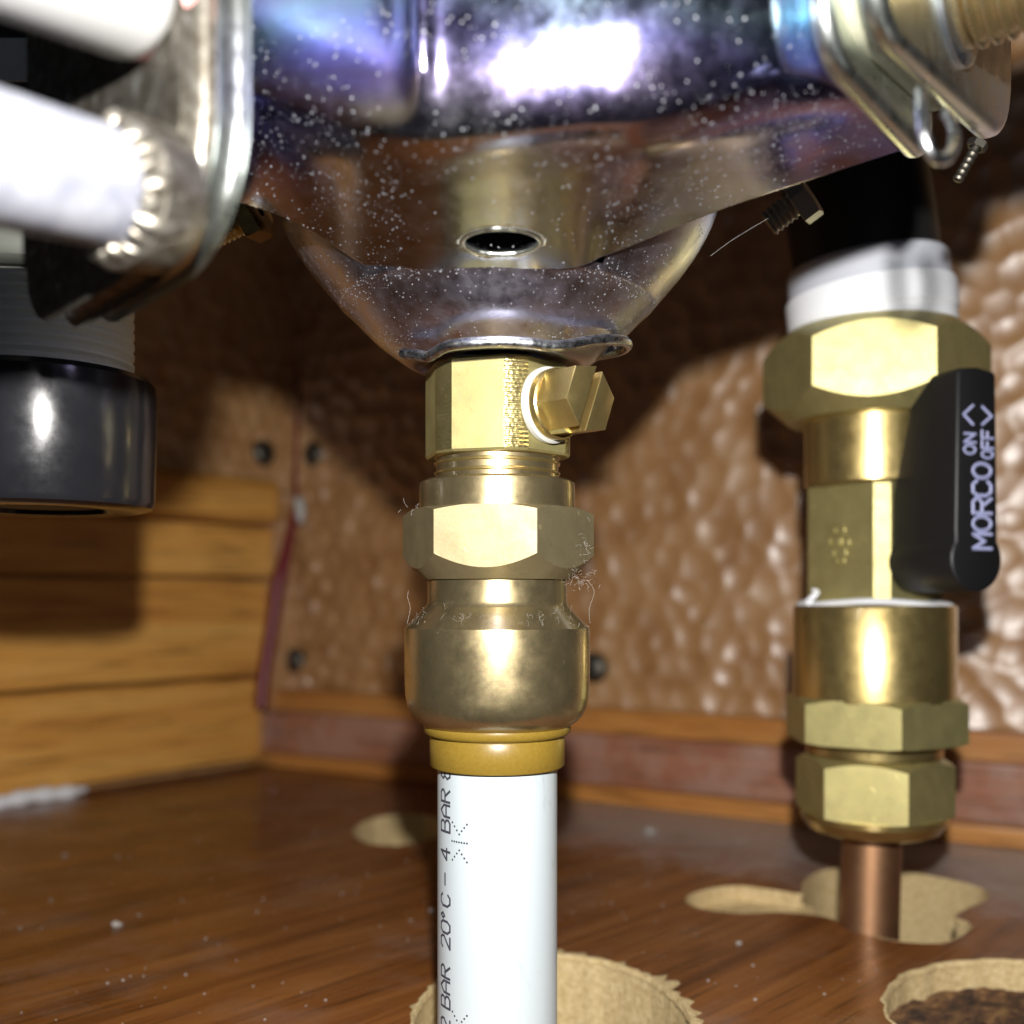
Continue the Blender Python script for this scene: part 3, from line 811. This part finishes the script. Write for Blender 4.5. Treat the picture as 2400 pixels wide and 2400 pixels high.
# right: plate face looks to the right, plate recedes behind
rf = frame((44, 128, 0), (.6, .8, 0), (0, 0, 1), (-.8, .6, 0))      # s (right-back), z, thickness (left-back)
ro2 = rounded([(0, 154), (72, 163), (72, 225), (0, 225)], [9, 14, 2, 2])
V, F = prism(ro2, 0, 3.8, 1.6, 4); mesh_obj('flange', rf(V), F, ZINC_F, heater, angle=50)
ro3 = rounded([(1.6, 156), (50, 161), (50, 225), (1.6, 225)], [8, 10, 2, 2])
V, F = prism(ro3, 3.6, 6.2, .5, 2); mesh_obj('gasket', rf(V), F, GASKET, heater, angle=50)
ro = rounded([(0, 152.4), (46, 153.2), (43, 225), (0, 225)], [9, 6, 2, 2])
V, F = prism(ro, 6.0, 9.4, 1.5, 4); mesh_obj('flange', rf(V), F, ZINC_F, heater, angle=50)
# wire clip through right flange
cpr = [px(2158, 215, 131), px(2160, 262, 129), px(2166, 320, 128), px(2188, 366, 128.5), px(2218, 372, 131), px(2236, 335, 134), px(2232, 290, 136), px(2215, 265, 138)]
V, F = tube(catmull(cpr, 60), .8, 10); wc = mesh_obj('wire_clip', V, F, STEEL, None, angle=60)
tag(wc, 'small looped wire clip pinning the right flange plates', 'clip')

# brass threaded spigot leaving the right flange
tx = thing('threaded_spigot', (66.8, 158.4, 165), 'brass threaded spigot sticking out of the right steel flange', 'pipe fitting')
o_ = rf([(34, 174.5, -2)])[0]; af = axis_frame(o_, (.8, -.6, 0))
tp = [(4, -6), (9.5, -6), (9.5, 0)]
for k in range(7): tp += [(8.6, 0.2 + k * 2), (9.9, .9 + k * 2), (9.9, 1.3 + k * 2), (8.6, 2.0 + k * 2)]
tp += [(4, 14.5)]
V, F = lathe(tp, 56); mesh_obj('thread', af(V), F, BR_OLD, tx, angle=25)
V, F = lathe([(4, -4), (11.5, -4), (11.8, -3.5), (11.8, -1.2), (11, -.8), (4, -.8)], 56); mesh_obj('collar', af(V), F, ZINC_F, tx)

# left tubes meeting the left flange
a2, b2 = px(268, 444, 118), px(-60, 356, 104)
gt = thing('metal_tube', a2, 'pale galvanised metal tube with crimped end entering the left flange', 'pipe')
d2 = b2 - a2; L2 = np.linalg.norm(d2); tf = axis_frame(a2, d2)
V, F = lathe([(5, 0), (6.5, 0), (6.6, .4), (6.6, L2 + 40), (5, L2 + 40)], 64); mesh_obj('tube', tf(V), F, GALV, gt)
cr_ = []
for k in range(22):
    a = 2 * math.pi * k / 22; pts = [(6.4 * math.cos(a), 6.4 * math.sin(a), 1.6), (7.1 * math.cos(a + .1), 7.1 * math.sin(a + .1), -.6), (7.6 * math.cos(a + .2), 7.6 * math.sin(a + .2), -3.2)]
    sc_ = random.uniform(.35, 1.3); pts = [(x + random.uniform(-.4, .4), y + random.uniform(-.4, .4), z + random.uniform(-.6, .6)) for x, y, z in pts]
    cr_.append(tube(tf(catmull(pts, 6)), [q * sc_ for q in (.9, 1.2, 1.3, 1.2, 1.0, .8)], 7))
V, F = merge(cr_); mesh_obj('crimped_end', V, F, DIRTY_Z, gt, angle=60)
V, F = lathe([(3, -6), (8.0, -6), (8.3, -5.4), (8.3, -.4), (7.2, .2), (3, .2)], 48); mesh_obj('ferrule', tf(V), F, DIRTY_Z, gt)
a1, b1 = px(312, -14, 120), px(-60, -170, 103)
wt = thing('plastic_tube', a1, 'white plastic tube with pink washer above the metal tube', 'pipe')
d1_ = b1 - a1; L1 = np.linalg.norm(d1_); tf1 = axis_frame(a1, d1_)
V, F = lathe([(4, -1.2), (4.6, -1.2), (6, -.7), (6.9, .4), (7.2, 2), (7.2, L1 + 40), (4, L1 + 40)], 64); mesh_obj('tube', tf1(V), F, WHITE_TUBE, wt, angle=60)
V, F = lathe([(2, -4.0), (6.2, -4.0), (6.5, -3.4), (6.5, -1.6), (6.0, -1.1), (2, -1.1)], 48); mesh_obj('washer', tf1(V), F, PINK, wt)

# dark switch box with a white label, behind the tubes
sb = thing('switch_box', (-80, 160, 165), 'dark box with white paper label behind the left tubes', 'box')
bx_ = px(60, 105, 165)
o = mesh_obj('case', *box(bx_[0] - 22, bx_[0] + 5, 165, 190, bx_[2] - 6.5, bx_[2] + 12), DARK, sb); bevel_mod(o, .8)
V, F = box(bx_[0] - 21, bx_[0] + 2.2, 164.5, 164.9, bx_[2] - 5.8, bx_[2] + .8); mesh_obj('paper_label', V, F, PAPER, sb)
V, F = lathe([(.4, 0), (1.1, 0), (1.1, 2.5), (.4, 3)], 16); q_ = px(78, 68, 163); af_ = axis_frame(q_ + np.array([0, 2.4, 0]), (0, -1, 0)); mesh_obj('terminal_screw', af_(V), F, BR_NEW, sb)

# ------------------------------------------------------------------ black capped fitting at the left
KX, KY = -86.5, 196.
kf = zframe(KX, KY)
cf = thing('capped_fitting', (KX, KY, 101), 'cream threaded plastic fitting closed by a shiny black cap', 'pipe fitting')
V, F = lathe([(11.6, 102.2), (12, 101.0), (17.8, 101.0), (19.4, 101.5), (19.9, 102.6), (20.3, 121.5), (20.0, 124.2), (19, 125.3), (14, 125.3)], 96)
cap = mesh_obj('black_cap', kf(V), F, CAP_PL, cf, angle=30)
V, F = lathe([(3, 101.6), (11.6, 101.8), (11.7, 102.6), (3, 102.8)], 48); mesh_obj('cap_recess', kf(V), F, RUBBER, cap)
tp = [(10, 124)]
for k in range(8): tp += [(15.5, 125 + k * 2), (16.2, 125.7 + k * 2), (16.2, 126.3 + k * 2), (15.5, 126.9 + k * 2)]
tp += [(16, 141.2), (10, 141.4)]
V, F = lathe(tp, 80); mesh_obj('threaded_spigot', kf(V), F, CREAM_PL, cf, angle=30)
V, F = lathe([(10, 141.0), (17.2, 141.0), (18.4, 142.4), (18.4, 146.5), (17.6, 148), (16.4, 148.5), (16.4, 190), (10, 190)], 80); mesh_obj('shaded_spigot_top', kf(V), F, mat('shaded_spigot_plastic', (.10, .105, .09), .5), cf, angle=30)  # top of the spigot, coloured dark to stand for the tube's shadow

# ------------------------------------------------------------------ right hand valve column
VX, VY = 94.2, 278.
vf = zframe(VX, VY)
def zv(y): return CAMZ + (1400 - y) * VY / 2500
val = thing('gas_valve', (VX, VY, zv(1950)), 'bright brass isolating valve column with black lever handle', 'valve')
V, F = poly_nut(28.2, 6, R(-60 - 18.7), zv(990), zv(778), ct=(21.5, .85), cb=(21.5, .9), r_in=10, sub=20); mesh_obj('union_nut', vf(V), F, BR_FLAT, val, angle=24)
V, F = lathe([(10, zv(1142)), (16.9, zv(1142)), (17.3, zv(1137)), (17.3, zv(980)), (10, zv(980))], 96); mesh_obj('neck', vf(V), F, BR_NEW, val)
oct_ = []
for k in range(4):
    for da in (-76, 0): oct_.append((16.6 * math.cos(R(-90 - 18.7 + da + 90 * k)), 16.6 * math.sin(R(-90 - 18.7 + da + 90 * k))))
V, F = prism(oct_, zv(1408), zv(1141), .6, 2); mesh_obj('valve_body', vf(V), F, BR_FLAT, val, angle=14)
# embossed mark on the large face
fa = R(-90 - 18.7 - 38); fn = np.array([math.cos(fa), math.sin(fa), 0]); fo = np.array([VX, VY, zv(1278)]) + fn * (16.6 * math.cos(R(38)) + .05)
mf = frame(fo, (-fn[1], fn[0], 0), (0, 0, 1), fn)
em = []
for cx_, cy_, r_ in ((0, 3.4, 1.6), (-1.2, .6, 1.9), (1.4, .2, 1.7), (0, -2.4, 2.0), (.3, -4.4, 1.2)):
    em.append(tube(mf([(cx_ + r_ * math.cos(t), cy_ + r_ * .8 * math.sin(t), 0) for t in np.linspace(0, 2 * math.pi, 18, endpoint=False)]), .28, 6, True))
V, F = merge(em); mesh_obj('embossed_mark', V, F, BR_FLAT, val, angle=60)
V, F = lathe([(10, zv(1420)), (18.6, zv(1421)), (19.3, zv(1416)), (18.7, zv(1409)), (16.5, zv(1405)), (10, zv(1405))], 48)
V = [(x * (1 + .02 * math.sin(9 * math.atan2(y, x))), y * (1 + .02 * math.sin(9 * math.atan2(y, x))), z + .45 * math.sin(3 * math.atan2(y, x) + 1)) for x, y, z in V]
mesh_obj('thread_tape', vf(V), F, TAPE, val, angle=60)
tl = [vf([(-18.2, -4, zv(1412))])[0], vf([(-17.4, -6, zv(1398))])[0], vf([(-16.6, -7, zv(1388))])[0], vf([(-18.0, -8, zv(1383))])[0]]
V, F = tube(catmull(tl, 14), [1.1 - .05 * k for k in range(14)], 6); mesh_obj('tape_tail', V, F, TAPE, val, angle=60)
V, F = lathe([(10, zv(1640)), (19.9, zv(1640)), (20.3, zv(1635)), (20.3, zv(1425)), (19.9, zv(1419)), (10, zv(1419))], 96); mesh_obj('reducer', vf(V), F, BR_NEW, val)
V, F = poly_nut(23.3, 6, R(-90 - 18.7 + 16), zv(1733), zv(1630), ct=(20.6, .5), cb=(21.8, .35), r_in=10); mesh_obj('hex_collar', vf(V), F, BR_FLAT, val, angle=24)
V, F = lathe([(8, zv(1775)), (15.2, zv(1775)), (15.2, zv(1768)), (17.0, zv(1764)), (17.0, zv(1745)), (15.6, zv(1738)), (14, zv(1728)), (8, zv(1728))], 72); mesh_obj('shoulder', vf(V), F, BR_NEW, val, angle=25)
V, F = poly_nut(19.8, 6, R(-90 - 18.7 + 24), zv(1905), zv(1768), ct=(16.2, .55), cb=(17.5, .3), r_in=8); mesh_obj('compression_nut', vf(V), F, BR_FLAT, val, angle=24)
V, F = lathe([(7.6, zv(1947)), (14.5, zv(1947)), (16.4, zv(1940)), (18.3, zv(1915)), (18.4, zv(1902)), (8, zv(1902))], 72); mesh_obj('nut_skirt', vf(V), F, BR_NEW, val, angle=25)
# lever handle
ha = np.array([math.sin(R(20)), -math.cos(R(20)), 0]); ht = np.array([math.cos(R(20)), math.sin(R(20)), 0])
hz = 93.6; ho = np.array([VX, VY, hz]) + ha * 36
hf = frame(ho, ht, (0, 0, 1), -ha)
out = [(7.4 * math.cos(a), 7.4 * math.sin(a)) for a in np.linspace(R(-215), R(35), 34)]
out += [(6.2, 7.0), (6.1, 12), (5.6, 42.6), (5.0, 43.4), (.2, 44.2), (-4.8, 43.6), (-5.6, 42.6), (-6.1, 12), (-6.2, 7.0)]
def hdep(u, v): return 24 - max(0, v - 7.5) * .27 if v > 7.4 else 24
V, F = prism(out, 0, hdep, .8, 3); hd = mesh_obj('lever_handle', hf(V), F, BLACK_PL, val, angle=35)
def hm(u, v, h): return hf([(-v, u, -h)])[0]
let = strokes('MORCO', 2.6, -4.0, 3.3, 5.2, 4.05, .42, hm, .7)
let += strokes('ON', 24.2, .55, 1.95, 3.2, 2.6, .3, hm, .8) + strokes('OFF', 23.4, -4.6, 1.7, 3.2, 2.3, .3, hm, .8)
let += strokes('^', 31.0, 1.3, 4.2, 2.6, 5, .33, hm, .8)
def hm2(u, v, h): return hf([(v, u, -h)])[0]
let += strokes('^', 31.0, 1.4, 4.2, 2.8, 5, .33, hm2, .8)
V, F = merge(let); mesh_obj('raised_lettering', V, F, LETTER, hd, angle=60)
V, F = lathe([(3, 0), (4.6, 0), (4.6, 14), (3, 14)], 32); sp_ = axis_frame(np.array([VX, VY, hz]) + ha * 8, ha); mesh_obj('spindle', sp_(V), F, BR_NEW, val)

cb0 = np.array([VX - .3, VY, zv(1935)]); cb1 = np.array([VX - 3.2 - 1.5, VY - 6, -45])
cpz = thing('copper_pipe', cb1, 'aged copper pipe rising from the floor hole into the brass valve', 'pipe')
tfc = axis_frame(cb1, cb0 - cb1); Lc = np.linalg.norm(cb0 - cb1)
V, F = lathe([(6, 0), (7.5, 0), (7.5, Lc), (6, Lc)], 64); mesh_obj('tube', tfc(V), F, COPPER, cpz)

# white tailpiece and black hose above the valve
hs = thing('flexible_hose', (VX, VY, zv(790)), 'black hose with white plastic collar rising above the brass valve', 'hose')
lean = frame((VX, VY, zv(790)), (1, 0, .10), (0, 1, 0), (-.10, 0, 1))
V, F = lathe([(10, -1), (20.6, -1), (20.9, .2), (20.7, 3.6), (21.3, 4.4), (21.4, 10.5), (21.0, 11.4), (10, 11.4)], 72); mesh_obj('white_collar', lean(V), F, TAPE, hs, angle=30)
V, F = lathe([(10, 11.2), (20.4, 11.2), (20.2, 18.0), (19.6, 18.8), (10, 18.8)], 72); mesh_obj('plastic_socket', lean(V), F, mat('shaded_white_plastic', (.50, .52, .58), .5), hs, angle=30)  # white plastic coloured greyer where the heater's shadow falls on it
hp = [lean([(0, 0, 18)])[0], lean([(-1, 0, 40)])[0], lean([(-3, 6, 80)])[0], lean([(-8, 16, 140)])[0], lean([(-14, 30, 230)])[0]]
V, F = tube(catmull(hp, 60), 18.4, 40); mesh_obj('hose', V, F, RUBBER, hs, angle=40)

# ------------------------------------------------------------------ bolts, wall screws, sealant, dust
def bolt(p, d, r, length, label, material):
    t = thing('bolt', p, label, 'bolt')
    f_ = axis_frame(p, d)
    V, F = poly_nut(r * 1.9, 6, .3, 0, r * 1.3, ct=(r * 1.55, .4), r_in=1, sub=6); mesh_obj('head', f_(V), F, material, t, angle=30)
    tp = [(r * .5, -length)]; n_ = int(length / 1.1)
    for k in range(n_): tp += [(r * .85, -length + .1 + k * 1.1), (r, -length + .5 + k * 1.1), (r * .85, -length + 1.0 + k * 1.1)]
    tp += [(r * .85, .1)]
    V, F = lathe(tp, 24); mesh_obj('shank', f_(V), F, material, t, angle=25)
    return t
GREY_Z = mat('worn_zinc_bolt', (.42, .42, .40), .45, .8)
bolt(px(1862, 478, 204), (.75, -.45, .5), 2.7, 6, 'worn zinc bolt poking down beneath the right edge of the shell', GREY_Z)
bolt(px(575, 512, 196), (.9, -.3, .3), 2.6, 12, 'brass bolt tucked beneath the left edge of the shell', BR_NEW)
bolt(px(2286, 348, 176), (.5, -.05, .9), .9, 6, 'thin threaded rod hanging behind the right flange', SCREW)

def wall_screw(p, nrm, label):
    t = thing('wall_screw', p, label, 'screw', 'round headed screws in the hammered walls')
    f_ = axis_frame(np.array(p), (nrm[0], nrm[1], 0))
    V, F = lathe([(1, -3), (6.6, -1.5), (6.8, 0), (6.2, 1.4), (4.4, 2.6), (2.2, 3.1), (.5, 3.2)], 28); h = mesh_obj('head', f_(V), F, SCREW, t, angle=50)
    for a in (0, math.pi / 2):
        c, s_ = math.cos(a + .4), math.sin(a + .4)
        V, F = box(-2.6, 2.6, -.5, .5, 2.4, 3.25); V = [(x * c - y * s_, x * s_ + y * c, z) for x, y, z in V]
        mesh_obj('slot', f_(V), F, DARK, h)
def on_left(x):   # point of the left wall seen in direction x
    k = np.linalg.solve(np.array([DL, [-(x - 1200) / 2500, -1.]]).T, -WO); return WO + DL * k[0]
def on_right(x):
    k = np.linalg.solve(np.array([DR, [-(x - 1200) / 2500, -1.]]).T, -CORN); return CORN + DR * k[0]
def wp(p2, y, n2, out_): q = p2 + n2 * out_; return np.array([q[0], q[1], CAMZ + (1400 - y) * q[1] / 2500])
wall_screw(wp(on_left(612), 1062, NL, 2.0), NL, 'dark screw in the tan panel left of the corner seam')
wall_screw(wp(on_right(742), 1064, NR, 2.0), NR, 'dark screw right of the corner seam, level with its twin')
wall_screw(wp(on_right(695), 1548, NR, 2.0), NR, 'screw low in the hammered wall near the lower end of the red seam')
wall_screw(wp(on_right(1396), 1565, NR, 2.0), NR, 'screw low in the hammered wall behind the coupling')
def corner(y, dx, o_=3.0):
    q = CORN + (NL + NR) * o_ * .5
    return np.array([q[0] + dx, q[1] - 8, CAMZ + (1400 - y) * q[1] / 2500])
sl = [px(701, 860, 552), px(697, 1000, 548), px(692, 1100, 542), px(693, 1180, 536), px(672, 1290, 530), px(652, 1370, 527), px(636, 1480, 524), px(618, 1590, 520), px(612, 1660, 518)]
V, F = tube(catmull(sl, 70), list(np.interp(np.linspace(0, 1, 70), [0, .35, .42, .48, .6, 1], [.9, 1.3, 2.0, 2.8, 4.0, 3.4])), 9)
o = mesh_obj('sealant_bead', V, F, RED, None, angle=60); tag(o, 'dark red sealant bead running down the corner between the walls', 'sealant')
V, F = tube(catmull([px(697, 1165, 533), px(704, 1195, 531), px(703, 1228, 530)], 10), [1.2, 2.2, 2.8, 3.0, 2.8, 2.6, 2.4, 1.9, 1.3, .6], 8)
o = mesh_obj('sealant_blob', V, F, NYLON, None, angle=60); tag(o, 'small whitish glue blob on the red corner seam', 'sealant')

# white insulation strip and crumbs at the foot of the left wall
pw = L0 + NL * 13
V, F = tube([(*(pw - DL * 90 + DL * s), 2.5 + math.sin(s * .2) * .4) for s in range(0, 128, 3)], [3.2 * min(1, (130 - s) / 12) * (1 + .15 * math.sin(s * .6)) for s in range(0, 128, 3)], 8)
o = mesh_obj('sealant_strip', V, F, TAPE, None, angle=60); tag(o, 'whitish filler strip at the foot of the yellow boards', 'sealant')
CRUMB = mat('grey_white_debris', (.36, .33, .30), .9)
def lump(p, r, seed):
    rng = np.random.RandomState(seed); bm = bmesh.new(); bmesh.ops.create_icosphere(bm, subdivisions=1, radius=1)
    V = [(p[0] + v.co.x * r * rng.uniform(.7, 1.3), p[1] + v.co.y * r * rng.uniform(.7, 1.3), p[2] + (v.co.z + .55) * r * .6 * rng.uniform(.8, 1.2)) for v in bm.verts]
    F = [[v.index for v in f.verts] for f in bm.faces]; bm.free(); return V, F
holes = [np.array(h) for h in (hole_pipe, hole_cop, hole_dark, hole_back)]
def in_hole(x, y):
    for h in holes:
        c = h.mean(0); rr = np.linalg.norm(h - c, axis=1).max()
        if math.hypot(x - c[0], y - c[1]) < rr + 1.5: return True
    return False
parts = []
while len(parts) < 300:
    y = random.uniform(195, 600); x = random.uniform(-.5, .5) * y
    if in_hole(x, y) or (np.array([x, y]) - A0) @ NR < 3 or (np.array([x, y]) - L0) @ NL < 14: continue
    parts.append(lump((x, y, 0), random.choice([.12, .16, .2, .25, .35]) * (1.0 if random.random() < .93 else 2.2), len(parts)))
V, F = merge(parts); o = mesh_obj('dust_crumbs', V, F, CRUMB, None, angle=None); tag(o, 'pale dust and crumbs scattered over the brown floor', 'dust', kind='stuff')
def debris(x, y, r, label):
    Y = CAMZ * 2500 / (y - 1400); p = ((x - 1200) * Y / 2500, Y, 0)
    V, F = merge([lump(p, r, int(x)), lump((p[0] + r * .7, p[1] + r * .3, 0), r * .7, int(x) + 1), lump((p[0] - r * .5, p[1] + r * .5, 0), r * .6, int(x) + 2)])
    tag(mesh_obj('debris_crumb', V, F, CRUMB, None, angle=None), label, 'debris', 'larger crumbs on the floor')
debris(528, 1786, 6, 'grey crumb lying against the yellow boards near the corner')
debris(395, 1806, 5, 'flat grey crumb at the foot of the boards beside the filler strip')
debris(272, 2170, 1.3, 'tiny white paint chip alone on the brown floor')
debris(1523, 1952, 2.2, 'small white crumb on the dusty floor between coupling and valve')

# cobweb fibres caught on the coupling
def fibres(center, spread, n, seed, rmin, rmax):
    rng = np.random.RandomState(seed); out = []
    for _ in range(n):
        p = np.array(center) + rng.randn(3) * np.array(spread); d = rng.randn(3); pts = [p]
        for k in range(rng.randint(3, 8)):
            d = d * .6 + rng.randn(3) * .6; pts.append(pts[-1] + d * .24)
        out.append(tube(catmull(pts, len(pts) * 3), rng.uniform(rmin, rmax), 4))
    return out
fb = fibres((CX + 15.6, CY - 9.5, 94), (.5, .8, 2.2), 14, 1, .005, .011) + fibres((CX + 14.6, CY - 8.5, 88.3), (1.6, 1, 1.0), 46, 2, .005, .011)
fb += [tube(catmull([np.array([CX + 16, CY - 8, 88]), np.array([CX + 17.2, CY - 8, 86]), np.array([CX + 16.4, CY - 7, 83]), np.array([CX + 16.6, CY - 6, 80.4])], 14), .014, 4)]
V, F = merge(fb); o = mesh_obj('cobweb', V, F, FLUFF, None, angle=None); tag(o, 'wispy cobweb fluff hanging off the right corner of the hex nut', 'cobweb')
fb = fibres((CX - 14.5, CY - 5, 100.8), (1.4, 2, .3), 9, 5, .006, .013)
fb += [tube(catmull([np.array([CX - 16.3, CY - 3, 80.2]), np.array([CX - 15.7, CY - 3, 83]), np.array([CX - 16.2, CY - 3, 85]), np.array([CX - 16.0, CY - 3, 86.2])], 12), .014, 4)]
for _ in range(60):
    a = random.uniform(R(-178), R(-20)); r = random.uniform(13.2, 16.9); z = 79.65 + (16.8 - min(r, 16.8)) * 1.01 + .1
    fb += fibres((CX + r * math.cos(a), CY + r * math.sin(a), z), (.05, .05, .03), 1, random.randrange(9999), .005, .011)
V, F = merge(fb); o = mesh_obj('cobweb', V, F, FLUFF, None, angle=None); tag(o, 'fine dust fibres clinging to the left rim and shoulder of the bronze coupling', 'cobweb')
V, F = tube(catmull([px(1665, 600, 185), px(1720, 560, 184), px(1800, 512, 183)], 12), .012, 4)
o = mesh_obj('cobweb', V, F, FLUFF, None, angle=None); tag(o, 'single cobweb thread strung between the bowl and the zinc bolt', 'cobweb')
bpy.context.view_layer.update()
